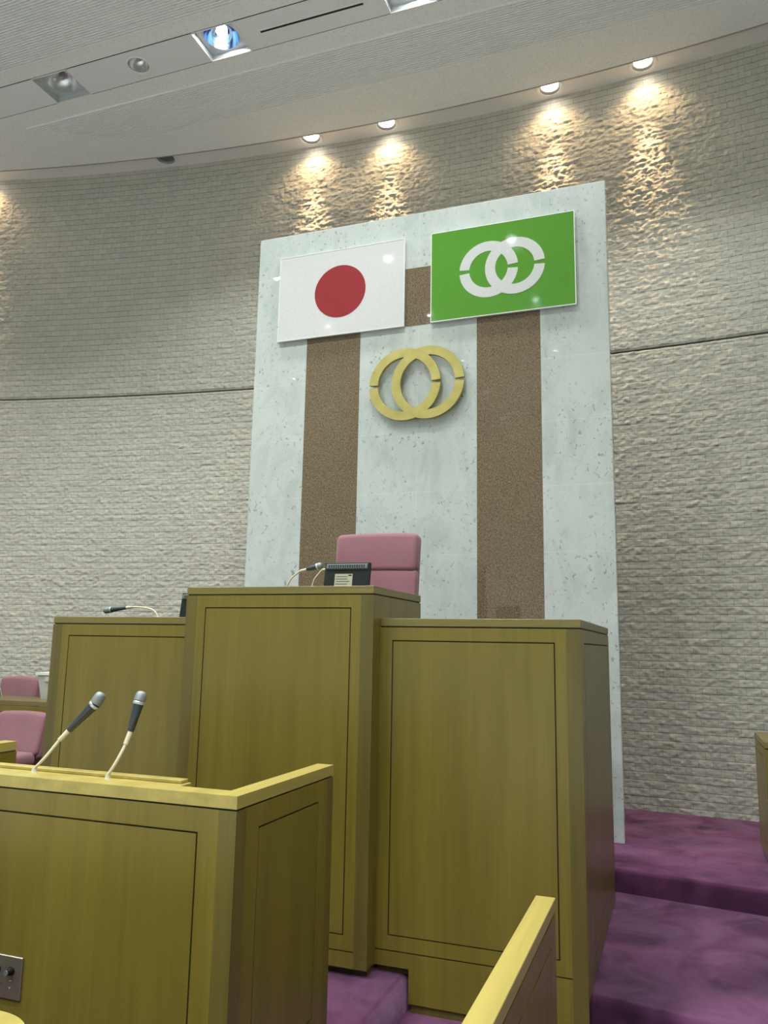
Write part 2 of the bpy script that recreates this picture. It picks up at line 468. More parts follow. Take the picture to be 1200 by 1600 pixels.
# slot soffit with round openings for the wall washers
WASH_X = [-7.72, -5.40, -3.62, -2.74, -.985, -.09, 1.70]
WASH_ON = [1, 0, 1, 1, 1, 1, 0]
WR, WIN = .108, .163                          # opening radius, distance from the wall
wash_u = [RW * math.asin((x - CX) / (RW - WIN)) for x in WASH_X]
bm = B()
f = lambda u, v: arcpt(u, ZS, v)
edges = [-8.9]
for u in wash_u: edges += [u - .16, u + .16]
edges.append(8.0)
for i in range(0, len(edges), 2):
    a, b = edges[i], edges[i + 1]; kk = max(1, int((b - a) / .25))
    for k in range(kk):
        ua, ub = a + (b - a) * k / kk, a + (b - a) * (k + 1) / kk
        bm.faces.new([bm.verts.new(f(*q)) for q in ((ua, -.03), (ub, -.03), (ub, GAP), (ua, GAP))])
for u in wash_u: rect_hole(bm, u - .16, u + .16, -.03, GAP, u, WIN, WR, f)
struct('trim_5', bm, M['soffit'])

def spot(name, loc, watts, col, cone, blend, radius, parent, aim=(0, 0, -1)):
    l = bpy.data.lights.new(name, 'SPOT'); l.energy = watts; l.color = col
    l.spot_size = math.radians(cone); l.spot_blend = blend; l.shadow_soft_size = radius
    o = bpy.data.objects.new(name, l); COL.objects.link(o); o.parent = parent; o.location = loc
    o.rotation_euler = Vector(aim).to_track_quat('-Z', 'Y').to_euler()
    return o

wash_labels = {
    -7.72: 'lit round warm downlight at the far left end of the slot above the stone wall',
    -5.40: 'unlit round downlight in the ceiling slot, left of all the lit ones in view',
    -3.62: 'leftmost lit round downlight in view, above the left end of the marble slab',
    -2.74: 'lit round warm downlight in the slot above the red disc flag panel',
    -.985: 'lit round warm downlight in the slot above the green flag panel',
    -.09: 'rightmost lit round warm downlight in the slot above the stone wall',
    1.70: 'unlit round downlight in the slot beyond the right edge of the picture'}
for x, on, u in zip(WASH_X, WASH_ON, wash_u):
    c = arcpt(u, ZS, WIN)
    t = empty('wall_washer_downlight', c, wash_labels[x], 'downlight', 'wall washer downlights in the ceiling slot')
    bm = B(); lathe(bm, [(WR - .004, .0), (WR + .006, -.006), (WR + .026, -.006), (WR + .030, .0)], n=40); obj('trim_ring', bm, M['white_matte'], t, True)
    bm = B(); lathe(bm, [(WR, .0), (WR - .006, .035), (WR - .020, .075)], n=40); obj('reflector', bm, M['gap'] if on else M['housing'], t, True)
    bm = B(); lathe(bm, [(0.0001, .018), (WR - .022, .022), (WR - .02, .05)], n=40); obj('lens', bm, M['wash_on'] if on else M['wash_off'], t, True)
    if on:
        spot('lamp', (0, 0, -.012), WASH_WATTS, WASH_COL, 128, 1.0, .05, t)
        spot('lamp', (0, 0, -.012), WASH_NARROW, WASH_COL, 37, 1.0, .03, t)

# lamp bands: painted metal strips, square lamps, small round downlights and slot diffusers
def band(y, first):
    bm = B()
    g = lambda u, v: (u, v, ZC - .002)
    def rect(a, b):
        bm.faces.new([bm.verts.new(g(*q)) for q in ((a, y - HB + .008), (b, y - HB + .008), (b, y + HB - .008), (a, y + HB - .008))])
    xs = [-11] + [e for x in XS for e in (x - .215, x + .215)] + [6]
    for i in range(0, len(xs), 2):
        a, b = xs[i], xs[i + 1]
        if first and abs((a + b) / 2 + 4.61) < .1:
            c = (a + b) / 2 - .0
            rect(a, c - .18); rect(c + .18, b)
            rect_hole(bm, c - .18, c + .18, y - HB + .008, y + HB - .008, c, y, .105, g)
        else: rect(a, b)
    struct('trim_6', bm, M['ceil_band'])
for i, y in enumerate(ROWS): band(y, i == 0)

def square_lamp(x, y, on, label, light):
    t = empty('square_downlight', (x, y, ZC), label, 'downlight', 'square downlights in the ceiling bands')
    a, b = .213, HB - .010
    bm = B()                                   # pan: frame lip, four sloping sides, flat back with a round hole
    f = lambda u, v: (u, v, .050)
    rect_hole(bm, -.205, .205, -b + .008, b - .008, 0, -.012, .160, f, 40)
    for s in ((-1, 0), (1, 0), (0, -1), (0, 1)):
        if s[0]:
            q = [(s[0] * a, -b, -.004), (s[0] * a, b, -.004), (s[0] * .205, b - .008, .050), (s[0] * .205, -b + .008, .050)]
        else:
            q = [(-a, s[1] * b, -.004), (a, s[1] * b, -.004), (.205, s[1] * (b - .008), .050), (-.205, s[1] * (b - .008), .050)]
        bm.faces.new([bm.verts.new(p) for p in q])
    obj('housing', bm, M['housing'], t)
    bm = B()
    for s in (-1, 1):
        box(bm, s * a - .004, s * a + .004, -b - .004, b + .004, -.007, .0); box(bm, -a, a, s * b - .004, s * b + .004, -.007, .0)
    obj('frame', bm, M['white_matte'], t)
    bm = B(); lathe(bm, [(.160, .050), (.150, .085), (.125, .13), (.085, .17), (.03, .19), (.0005, .192)], (0, -.012, 0), 48)
    obj('reflector', bm, M['reflector_lit'] if on else M['reflector'], t, True)
    bm = B(); lathe(bm, [(.0005, .062), (.034, .068), (.052, .095), (.048, .13), (.02, .175), (.0005, .178)] if on else [(.0005, .075), (.022, .082), (.03, .11), (.02, .17), (.0005, .172)], (0, -.012, 0), 28)
    obj('lamp', bm, M['lamp_on'] if on else M['lamp_off'], t, True)
    if light and on: spot('lamp_light', (0, 0, -.02), ROOM_WATTS, ROOM_COL, 118, .55, .14, t)
    return t

ROWN = ['band nearest the stone wall', 'second ceiling band', 'third ceiling band', 'fourth ceiling band', 'fifth ceiling band', 'sixth ceiling band', 'seventh ceiling band']
for r, y in enumerate(ROWS):
    for cidx, x in enumerate(XS):
        on = not (r == 0 and cidx in (0, 1)) and cidx < (4 if r == 1 else 6 if r > 1 else 5)
        if r == 0 and x == -3.70: lab = 'bright lit square downlight in the ceiling band above the left flag panel'
        elif r == 0 and x == -5.53: lab = 'unlit square downlight in the ceiling band near the top left corner'
        elif r == 0 and x == -1.91: lab = 'lit square downlight cut off by the top edge of the picture'
        elif r == 0: lab = 'square downlight beside the stone wall, outside the picture on the %s' % ['far left', '', '', '', 'right', 'right, second out', 'right, third out'][cidx]
        else: lab = '%s square downlight in the rows behind the viewer' % ('lit' if on else 'unlit')
        if r > 0 and cidx in (6,): continue
        square_lamp(x, y, on, lab, True)

t = empty('round_downlight', (-4.615, ROWS[0], ZC), 'small round unlit downlight in the ceiling band between two square downlights', 'downlight')
bm = B(); lathe(bm, [(.099, .0), (.103, -.006), (.118, -.006), (.121, -.001)], n=40); obj('trim_ring', bm, M['white_matte'], t, True)
bm = B(); lathe(bm, [(.105, -.001), (.098, .04), (.075, .09), (.03, .12), (.0005, .123)], n=40); obj('reflector', bm, M['reflector'], t, True)
bm = B(); lathe(bm, [(.0005, .05), (.016, .055), (.02, .09), (.012, .12), (.0005, .121)], n=20); obj('lamp', bm, M['lamp_off'], t, True)

t = empty('slot_diffuser', (-2.805, ROWS[0], ZC), 'long thin dark air slot in the ceiling band right of the bright square downlight', 'air slot')
bm = B(); box(bm, -.50, .50, .012, .030, -.010, -.001, .002); box(bm, -.50, .50, -.030, -.012, -.010, -.001, .002); obj('flange', bm, M['ceil_band'], t)
bm = B(); box(bm, -.495, .495, -.012, .012, -.006, -.001); obj('slot', bm, M['gap'], t)

# ------------------------------------------------------------------ marble slab with granite bands
MX0, MX1, MY, MZ1 = -3.522, -.399, 6.085, 5.35
mt = empty('marble_slab', (CX, MY, Z2), 'tall polished white marble slab with brown granite bands standing before the stone wall', 'marble slab')
o3 = (CX, MY, Z2)
bm = B(); box(bm, MX0, MX1, MY, MY + .14, Z2, MZ1, .006, 2); obj('slab', bm, M['marble'], mt, origin=o3)
bm = B()
plate_xz(bm, [(-3.0, Z2), (-2.487, Z2), (-2.487, 4.315), (-1.452, 4.315), (-1.452, Z2), (-.932, Z2), (-.932, 4.84), (-3.0, 4.84)], MY - .0015, .01)
obj('granite_band', bm, M['granite'], mt, origin=o3)

# ------------------------------------------------------------------ flags and emblem
def flag(name, x0, x1, z0, z1, y, label):
    t = empty(name, ((x0 + x1) / 2, y, z0), label, 'flag panel', 'flag panels on the marble slab')
    return t
FY = MY - .035
def flag_panel(x0, x1, z0, z1, label, mat):
    t = flag('flag_panel', x0, x1, z0, z1, FY, label); og = t.location.copy()
    bm = B(); box(bm, x0 + .006, x1 - .006, FY, FY + .018, z0 + .006, z1 - .006); obj('board', bm, mat, t, origin=og)
    bm = B()
    for a in ((x0, x1, z0, z0 + .007), (x0, x1, z1 - .007, z1), (x0, x0 + .007, z0 + .007, z1 - .007), (x1 - .007, x1, z0 + .007, z1 - .007)):
        box(bm, a[0], a[1], FY - .0012, FY + .022, a[2], a[3])
    obj('edge_frame', bm, M['edge_grey'], t, origin=og)
    bm = B()
    for xx in (x0 + .2, x1 - .2):
        box(bm, xx - .03, xx + .03, FY + .018, MY, z1 - .12, z1 - .06); box(bm, xx - .03, xx + .03, FY + .018, MY, z0 + .06, z0 + .12)
    obj('bracket', bm, M['steel'], t, origin=og)
    return t, og
t, og = flag_panel(-3.283, -2.078, 4.307, 5.112, 'white flag panel with a red disc, on the left of the marble slab', M['white'])
bm = B(); prism(bm, [(-2.680 + .244 * math.cos(k * PI / 40), 4.711 + .244 * math.sin(k * PI / 40)) for k in range(80)], FY - .0015, FY + .004, 'y'); obj('disc', bm, M['red'], t, origin=og)
t, og = flag_panel(-1.842, -.640, 4.310, 5.114, 'green flag panel with a white linked ring emblem, on the right of the marble slab', M['green'])
def rings(bm, xl, xr, zc, ro, ri, gap, y0, y1):
    ga = lambda r: math.asin(gap / 2 / r)
    g = ga((ro + ri) / 2)
    arc_ring(bm, xl, zc, ri, ro, g, PI - g, y0, y1)
    arc_ring(bm, xl, zc, ri, ro, PI + g, 2 * PI - g, y0, y1)
    arc_ring(bm, xr, zc, ri, ro, g, 2 * PI - g, y0 - .0004, y1 - .0004, 90)
bm = B(); rings(bm, -1.345, -1.127, 4.714, .2465, .161, .034, FY - .0015, FY + .003); obj('ring_emblem', bm, M['white'], t, origin=og)
EY = MY - .065
bm = B(); rings(bm, -2.056, -1.856, 3.783, .3125, .2365, .024, EY, EY + .035)
t = empty('ring_emblem', (-1.956, MY, 3.783), 'gold metal emblem of two linked rings mounted below the flag panels', 'emblem')
og = t.location.copy()
obj('linked_rings', bm, M['gold'], t, origin=og)
for xx, zz in ((-2.33, 3.90), (-1.58, 3.66), (-1.956, 3.52), (-1.956, 4.055)):
    bm = B(); box(bm, xx - .012, xx + .012, EY + .03, MY, zz - .012, zz + .012); obj('standoff_pin', bm, M['steel'], t, origin=og)

# ------------------------------------------------------------------ desks
GW, GD = .006, .006      # shadow groove width and depth
def face_boards(parent, og, axis, plane, sgn, a0, a1, z0, z1, inset, base_z=None, post0=0, post1=0, foot=None):
    """stiles, rails and a raised-flush panel over a dark core. axis 'x': face spans x at y=plane; 'y': spans y at x=plane.
    sgn = outward direction along the normal"""
    def bx(bm, u0, u1, w0, w1):
        p0, p1 = sorted((plane, plane - sgn * GD))
        if axis == 'x': box(bm, u0, u1, p0, p1, w0, w1)
        else: box(bm, p0, p1, u0, u1, w0, w1)
    zb = base_z if base_z is not None else z0
    i0, i1 = a0 + inset[0], a1 - inset[1]
    pz0, pz1 = zb + inset[2], z1 - inset[3]
    bm = B(); bx(bm, i0 + GW / 2, i1 - GW / 2, pz0 + GW / 2, pz1 - GW / 2); obj('panel', bm, M['wood_panel'], parent, origin=og)
    bm = B()
    s0, s1 = a0 + post0, a1 - post1
    bx(bm, s0, i0 - GW / 2, zb + GW, z1); bx(bm, i1 + GW / 2, s1, zb + GW, z1)
    bx(bm, i0 - GW / 2, i1 + GW / 2, pz1 + GW / 2, z1); bx(bm, i0 - GW / 2, i1 + GW / 2, zb + GW, pz0 - GW / 2)
    obj('frame', bm, M['wood'], parent, origin=og)
    if base_z is not None:
        bm = B(); bx(bm, s0, s1, z0, zb)
        if foot: bx(bm, foot[0], foot[1], foot[2], z0)
        obj('base_board', bm, M['wood'], parent, origin=og)
    for p, u0, u1 in ((post0, a0, a0 + post0), (post1, a1 - post1, a1)):
        if p:
            bm = B(); bx(bm, u0, u1, z0, z1); obj('corner_post', bm, M['wood_post'], parent, origin=og)

RIM = .038
def rim_strip(bm, x0, x1, y0, y1, zt): box(bm, x0, x1, y0, y1, zt - RIM, zt, .0015)

# the tall middle desk of the rostrum
TX0, TX1, TY, TB, TZ = -2.423, -1.367, 3.596, 4.35, 1.911
d = empty('rostrum_desk', ((TX0 + TX1) / 2, TY, Z1), 'tallest wooden rostrum desk in the middle, in front of the pink chair', 'rostrum desk', 'three desks of the rostrum')
og = d.location.copy()
bm = B(); box(bm, TX0 + GD, TX1 - GD, TY + GD, TB - GD, Z1 + .036, TZ - RIM); obj('carcass', bm, M['gap'], d, origin=og)
bm = B(); box(bm, TX0 + .04, TX1 - .012, TY + .04, TB - .02, Z1, Z1 + .036); obj('kick_board', bm, M['wood_post'], d, origin=og)
face_boards(d, og, 'x', TY, -1, TX0, TX1, Z1 + .036, TZ - RIM - .006, (.119, .119, .072, .064), .251, .066, .066)
bm = B(); box(bm, TX1 - GD, TX1, TY + GD, TB, Z1 + .036, TZ - RIM - .006); obj('side_panel', bm, M['wood'], d, origin=og)
face_boards(d, og, 'y', TX0, -1, TY + GD, TB, Z1 + .036, TZ - RIM - .006, (.119, .119, .072, .064), .251, 0, 0)
bm = B(); rim_strip(bm, TX0, TX1, TY, TB, TZ); obj('worktop', bm, M['wood_top'], d, origin=og)

# right and left lower desks
LZ = 1.758
def side_desk(x0, x1, y0, y1, label, right):
    d = empty('rostrum_desk', ((x0 + x1) / 2, y0, Z1), label, 'rostrum desk', 'three desks of the rostrum'); og = d.location.copy()
    zt = LZ; zf = .182
    bm = B(); box(bm, x0 + GD, x1 - GD, y0 + GD, y1 - GD, zf, zt - RIM)
    obj('carcass', bm, M['gap'], d, origin=og)
    if right:
        bm = B(); box(bm, -1.195, x1 - .012, y0 + .012, y0 + .12, .0, zf); obj('kick_board', bm, M['wood_post'], d, origin=og)
        bm = B(); box(bm, x0, x1 - .02, y0 + .03, y1 - .02, Z1, zf); obj('kick_board', bm, M['wood_post'], d, origin=og)
        face_boards(d, og, 'x', y0, -1, x0, x1, zf, zt - RIM - .006, (.064, .119, .070, .064), .245, 0, .066, (-1.2025, x1 - .066, .038))
        bm = B(); box(bm, x1 - .066, x1, y0, y0 + GD, .03, zf); obj('corner_post', bm, M['wood_post'], d, origin=og)
        face_boards(d, og, 'y', x1, 1, y0 + GD, y1, zf - .02, zt - RIM - .006, (.119, .119, .070, .064), .245)
    else:
        bm = B(); box(bm, x0 + .02, x1, y0 + .03, y1 - .02, Z1, zf); obj('kick_board', bm, M['wood_post'], d, origin=og)
        face_boards(d, og, 'x', y0, -1, x0, x1, zf, zt - RIM - .006, (.119, .064, .070, .064), .245, .066, 0)
        face_boards(d, og, 'y', x0, -1, y0 + GD, y1, zf - .02, zt - RIM - .006, (.119, .119, .070, .064), .245)
    bm = B(); rim_strip(bm, x0, x1, y0, y0 + .62, zt); rim_strip(bm, *((x1 - .07, x1) if right else (x0, x0 + .07)), y0 + .62, y1, zt)
    obj('worktop', bm, M['wood_top'], d, origin=og)
side_desk(-1.367, -.4065, 3.70, 5.23, 'lower wooden rostrum desk on the right, beside the carpeted steps', True)
side_desk(-3.385, -2.423, 3.70, 5.23, 'lower wooden rostrum desk on the left, with one microphone and a monitor on top', False)

# raised floor inside the rostrum that carries the chair (hidden behind the desks)
bm = B(); box(bm, -2.40, -1.39, 4.36, 5.22, Z1, 1.20); struct('floor_rostrum', bm, M['carpet'])

# lectern
LX0, LX1, LY, LB, LT = -2.893, -1.263, 2.20, 2.924, 1.169
d = empty('lectern', ((LX0 + LX1) / 2, LY, Z1), 'wide wooden lectern in the left foreground with two microphones', 'lectern'); og = d.location.copy()
for a in ((LX0 + GD, LX1 - GD, LY + GD, LY + .07), (LX0 + GD, LX0 + .07, LY + .07, LB - GD), (LX1 - .07, LX1 - GD, LY + .07, LB - GD)):
    bm = B(); box(bm, a[0], a[1], a[2], a[3], Z1 + .03, LT - RIM); obj('carcass', bm, M['gap'], d, origin=og)
face_boards(d, og, 'x', LY, -1, LX0, LX1, Z1 + .03, LT - RIM - .006, (.134, .134, .072, .072), .251, .062, .062)
face_boards(d, og, 'y', LX1, 1, LY + GD, LB, Z1 + .03, LT - RIM - .006, (.139, .135, .072, .072), .251, .058, .055)
face_boards(d, og, 'y', LX0, -1, LY + GD, LB, Z1 + .03, LT - RIM - .006, (.139, .135, .072, .072), .251, .058, .055)
bm = B()
prism(bm, [(LX0, LY), (LX1, LY), (LX1, LB), (LX1 - .068, LB), (LX1 - .068, LY + .078), (LX0 + .068, LY + .078), (LX0 + .068, LB), (LX0, LB)], LT - RIM, LT, 'z')
obj('rim', bm, M['wood_lit'], d, origin=og)
bm = B(); box(bm, LX0 + .07, LX1 - .07, LY + .07, LB - .05, .955, .98); obj('worktop', bm, M['wood_top'], d, origin=og)
for a in (LX0 + .068, LX1 - .072):
    bm = B(); box(bm, a, a + .004, LY + .074, LB, .98, LT - RIM - .006); obj('inner_lining', bm, M['wood'], d, origin=og)
bm = B(); box(bm, -2.42, -1.572, 2.283, 2.425, .98, 1.154, .002); box(bm, -2.42, -1.585, 2.385, 2.425, 1.154, 1.166, .002)
obj('reading_ledge', bm, M['wood_lit'], d, origin=og)
for xx in (LX0 + .05, LX1 - .05):
    bm = B(); box(bm, xx - .03, xx + .03, LY + .02, LB - .02, Z1, Z1 + .03); obj('kick_board', bm, M['wood_post'], d, origin=og)

# control plate on the lectern front
t = empty('control_plate', (-2.124, LY, .486), 'small steel control plate with black knobs on the lectern front, bottom left', 'control plate'); og = t.location.copy()
bm = B(); box(bm, -2.234, -2.014, LY - .008, LY, .487, .615, .002); obj('plate', bm, M['steel'], t, origin=og)
for kx in (-2.055, -2.112, -2.169):
    bm = B(); tube(bm, [(kx, LY - .008, .572), (kx, LY - .012, .572), (kx, LY - .013, .572), (kx, LY - .030, .572)], [.0135, .0135, .0105, .0095], 20); k = obj('knob', bm, M['plastic'], t, True, origin=og)
    bm = B(); tube(bm, [(kx, LY - .030, .572), (kx, LY - .032, .572)], [.0088, .0082], 20); obj('knob_cap', bm, M['plastic_grey'], k, True, origin=og)
    for zz in (.541, .520):
        bm = B(); tube(bm, [(kx - .001, LY - .008, zz), (kx - .001, LY - .010, zz)], .0026, 10); obj('indicator', bm, M['mic_band'], t, origin=og)
bm = B(); box(bm, -2.21, -2.085, LY - .0084, LY - .008, .529, .5305); obj('engraved_line', bm, M['gap'], t, origin=og)

# microphones ------------------------------------------------------
def mic(label, base_z, path, hand0, hand1, head1, neck_r=.0055, scale=1.0, group='gooseneck microphones'):
    base = (path[0][0], path[0][1], base_z)
    t = empty('gooseneck_microphone', base, label, 'microphone', group)
    bm = B(); lathe(bm, [(.0005, 0), (.013, 0), (.013, .006), (.0095, .010), (.008, .02), (.0005, .02)], base, 24, False); obj('base', bm, M['cream'], t, True, origin=base)
    h0, h1, e = Vector(hand0), Vector(hand1), Vector(head1); ax = (h1 - h0).normalized()
    nd = (h0 - Vector(path[-1])).normalized(); nx = (nd + ax).normalized(); q = h0 - nx * .045 * scale
    P = smooth_path([(base[0], base[1], base_z + .012)] + [p for p in path if (Vector(p) - q).length > .02 and (Vector(p) - q).dot(nx) < 0] + [q, h0])
    bm = B(); tube(bm, P, neck_r * scale, 12); obj('gooseneck', bm, M['cream'], t, True, origin=base)
    bm = B(); tube(bm, [q, q + nx * .001, h0 + ax * .002], [.006 * scale, .0085 * scale, .0088 * scale], 14); obj('adapter', bm, M['cream'], t, True, origin=base)
    bm = B(); tube(bm, [h0, h0 + ax * .004, h0 + (h1 - h0) * .6, h1], [.0085 * scale, .0115 * scale, .0150 * scale, .0185 * scale], 20); obj('handle', bm, M['mic_body'], t, True, origin=base)
    bm = B(); tube(bm, [h1 - ax * .001, h1 + ax * .001, h1 + ax * .008 * scale, h1 + ax * .010 * scale], [.0188 * scale, .0205 * scale, .0205 * scale, .0195 * scale], 24); obj('band', bm, M['mic_band'], t, True, origin=base)
    L = (e - h1).length; s = h1 + ax * .009 * scale
    pr = [(.0, .0195), (.35, .0202), (.65, .0198), (.84, .0175), (.95, .0125), (1.0, .005)]
    bm = B(); tube(bm, [s + (e - s) * a for a, r in pr], [r * scale for a, r in pr], 24); obj('grille', bm, M['mic_head'], t, True, origin=base)
mic('left one of two gooseneck microphones on the lectern, leaning right', 1.156,
    [(-2.143, 2.31, 1.175), (-2.1087, 2.3243, 1.2178), (-2.076, 2.3386, 1.2662)], (-2.056, 2.367, 1.3050), (-1.972, 2.385, 1.394), (-1.948, 2.40, 1.4400))
mic('right one of two gooseneck microphones on the lectern, standing more upright', 1.156,
    [(-1.828, 2.31, 1.175), (-1.8076, 2.3243, 1.2198), (-1.7943, 2.3386, 1.2717)], (-1.7913, 2.3671, 1.3150), (-1.7795, 2.385, 1.408), (-1.7765, 2.40, 1.4500))
mic('gooseneck microphone on the tall desk, left of the small black monitor', TZ,
    [(-2.004, 3.92, 1.935), (-1.9781, 3.92, 1.9792), (-1.9441, 3.92, 2.0069), (-1.906, 3.92, 2.0239)], (-1.8868, 3.92, 2.0285), (-1.826, 3.92, 2.0425), (-1.793, 3.92, 2.049), .0055, .88)
mic('gooseneck microphone on the tall desk, half hidden behind the small black monitor', TZ,
    [(-1.890, 4.0, 1.93), (-1.8761, 4.0, 1.9777), (-1.8538, 4.0, 2.0058), (-1.8172, 4.0, 2.0309)], (-1.790, 4.0, 2.034), (-1.73, 4.0, 2.03), (-1.70, 4.0, 2.026), .0055, .82)
mic('gooseneck microphone bent low to the left on the lower left rostrum desk', LZ,
    [(-2.889, 4.0, 1.765), (-2.9072, 4.0, 1.7949), (-2.9404, 4.0, 1.8138), (-2.9914, 4.0, 1.8232), (-3.0469, 4.0, 1.827)], (-3.118, 4.0, 1.8238), (-3.225, 4.0, 1.8120), (-3.282, 4.0, 1.8040), .0052, .95)

# monitors ----------------------------------------------------------
def monitor(label, x, y, z, w, h, rz):
    t = empty('desk_monitor', (x, y, z), label, 'monitor', 'small desk monitors', rz)
    tilt = Matrix.Rotation(math.radians(-9), 4, 'X')
    def put(name, bm, mat, par):
        bmesh.ops.transform(bm, matrix=tilt, verts=bm.verts); return obj(name, bm, mat, par)
    bm = B(); box(bm, -w / 2, w / 2, -.012, .012, .004, h, .004, 2); put('shell', bm, M['plastic'], t)
    bm = B(); prism(bm, [(-.014, h - .008), (-.024, h - .014), (-.024, h - .034), (-.014, h - .040)], -w / 2 + .012, w / 2 - .012, 'x'); ridge = put('vent_ridge', bm, M['plastic_grey'], t)
    for k in range(16):
        xx = -w / 2 + .03 + k * (w - .06) / 15
        bm = B(); box(bm, xx - .003, xx + .003, -.0255, -.0238, h - .031, h - .017); put('vent', bm, M['plastic'], ridge)
    bm = B(); box(bm, -w * .26, w * .13, -.0128, -.0118, h * .13, h * .58); lb = put('rating_label', bm, M['paper'], t)
    for k in range(4):
        bm = B(); box(bm, -w * .24 + .004 * (k % 2), w * (.02 + .05 * (k % 3 == 1)), -.0134, -.0127, h * (.20 + k * .09), h * (.22 + k * .09)); put('print_line', bm, M['gap'], lb)
    bm = B(); box(bm, w * .04, w * .11, -.0134, -.0127, h * .50, h * .55); put('print_block', bm, M['gap'], lb)
    bm = B(); box(bm, -w * .3, w * .3, -.02, .06, 0, .006, .002); obj('foot', bm, M['plastic'], t)
    bm = B(); box(bm, -w / 2 + .012, w / 2 - .012, .0119, .0128, .016, h - .012); put('screen', bm, M['plastic_grey'], t)
    return t
monitor('small black monitor seen from behind on the tall middle desk, before the pink chair', -1.640, 3.90, TZ, .256, .150, math.radians(3))
monitor('black monitor on the lower left desk, mostly hidden by the tall desk', -2.607, 4.0, LZ, .256, .152, 0)

t = obj('document_folder', (lambda b: (box(b, -.148, .148, -.11, .11, 0, .006, .001), b)[1])(B()), M['plastic_grey']); t.location = (-2.257, 3.86, TZ)
tag(t, 'thin dark folder lying flat on the tall middle desk', 'folder')
t = obj('document_folder', (lambda b: (box(b, -.165, .165, -.11, .11, 0, .008, .001), b)[1])(B()), M['plastic']); t.location = (-3.205, 4.05, LZ)
tag(t, 'thin black folder lying flat on the lower left rostrum desk', 'folder')

# chairs ------------------------------------------------------------
def chair(label, loc, rz, seat_z, back_h, w, split=True):
    """upholstered swivel chair facing -y before rotation; origin at the floor under the column"""
    t = empty('upholstered_chair', loc, label, 'chair', 'rose pink upholstered chairs', rz)
    top = seat_z + back_h
    def shape(bm):
        for v in bm.verts:
            k = (v.co.z - seat_z) / back_h
            v.co.y += .07 * k - .030 * (v.co.x / (w / 2)) ** 2
            v.co.x *= 1 + .025 * k
            v.co.z += -.012 * (v.co.x / (w / 2)) ** 2 * max(k, 0)
        return bm
    def pad(z0, z1, y0, y1, r):
        bm = B(); rbox(bm, w, y1 - y0, z1 - z0, r, (0, (y0 + y1) / 2, (z0 + z1) / 2), 6)
        bmesh.ops.subdivide_edges(bm, edges=[e for e in bm.edges if e.calc_length() > .2], cuts=7, use_grid_fill=True)
        return shape(bm)
    zm = top - .40 * back_h if split else top - .0
    obj('backrest', pad(seat_z - .06, top - .004, .245, .32, .034), M['pink'], t, True)
    if split: obj('head_cushion', pad(zm + .001, top, .195, .285, .036), M['pink'], t, True)
    obj('back_cushion', pad(seat_z - .03, zm + (.012 if split else -.001), .207, .28, .020 if split else .034), M['pink'], t, True)
    bm = B(); rbox(bm, w - .03, .50, .11, .04, (0, -.03, seat_z - .055), 5); obj('seat', bm, M['pink'], t, True)
    bm = B(); rbox(bm, w - .08, .44, .05, .012, (0, -.02, seat_z - .13), 2); obj('seat_pan', bm, M['plastic'], t, True)
    bm = B(); lathe(bm, [(.0005, .05), (.03, .05), (.03, seat_z - .15), (.0005, seat_z - .15)], n=20); obj('column', bm, M['plastic'], t, True)
    for k in range(5):
        a = k * 2 * PI / 5 + .3; c, s = math.cos(a), math.sin(a)
        bm = B(); tube(bm, [(0, 0, .07), (.25 * c, .25 * s, .045)], [.025, .016], 10); lg = obj('leg', bm, M['plastic'], t, True)
        bm = B(); tube(bm, [(.25 * c - .012 * s, .25 * s + .012 * c, .024), (.25 * c + .012 * s, .25 * s - .012 * c, .024)], .024, 14); obj('castor', bm, M['plastic'], lg, True)
    return t
chair('high backed rose pink chair behind the tall middle rostrum desk', (-1.893, 4.80, 1.20), math.radians(3), .52, .672, .575)
chair('rose pink chair at far left, nearer one in front of the rear desk', (-5.415, 5.36, Z1), math.radians(-3), .53, .325, .54, False)
chair('rose pink chair at far left behind the rear desk, close to the stone wall', (-6.47, 6.37, Z2), math.radians(-6), .50, .455, .54, False)

# executive desks at the sides -----------------------------------------
def row_desk(name, label, loc, rz, w, dpt, h, group=None):
    """local frame: front face at y=0, x from -w to 0, depth along +y; origin on the floor at the right front corner"""
    t = empty(name, loc, label, 'desk', group, rz)
    bm = B(); box(bm, -w + .012, -.012, .012, .03, .03, h - RIM - .006)
    obj('carcass', bm, M['gap'], t)
    bm = B(); box(bm, -w + .03, -.03, .03, .06, 0, .03); obj('kick_board', bm, M['wood_post'], t)
    def fb(axis, plane, sgn, a0, a1, nm_post):
        def bx(bm, u0, u1, w0, w1):
            p0, p1 = sorted((plane, plane - sgn * .012))
            if axis == 'x': box(bm, u0, u1, p0, p1, w0, w1)
            else: box(bm, p0, p1, u0, u1, w0, w1)
        z0, z1 = .03, h - RIM - .006
        bm = B(); bx(bm, a0 + .105, a1 - .105, z0 + .10, z1 - .062); obj('panel', bm, M['wood_panel'], t)
        bm = B(); bx(bm, a0, a0 + .099, z0, z1); bx(bm, a1 - .099, a1, z0, z1); bx(bm, a0 + .099, a1 - .099, z1 - .056, z1); bx(bm, a0 + .099, a1 - .099, z0, z0 + .094)
        obj('frame', bm, M['wood'], t)
    fb('x', 0, -1, -w, 0, 1); fb('y', 0, 1, .012, dpt, 1); fb('y', -w, -1, .012, dpt, 1)
    bm = B(); box(bm, -w, 0, 0, dpt, h - RIM, h, .0015); obj('worktop', bm, M['wood_top'], t)
    return t
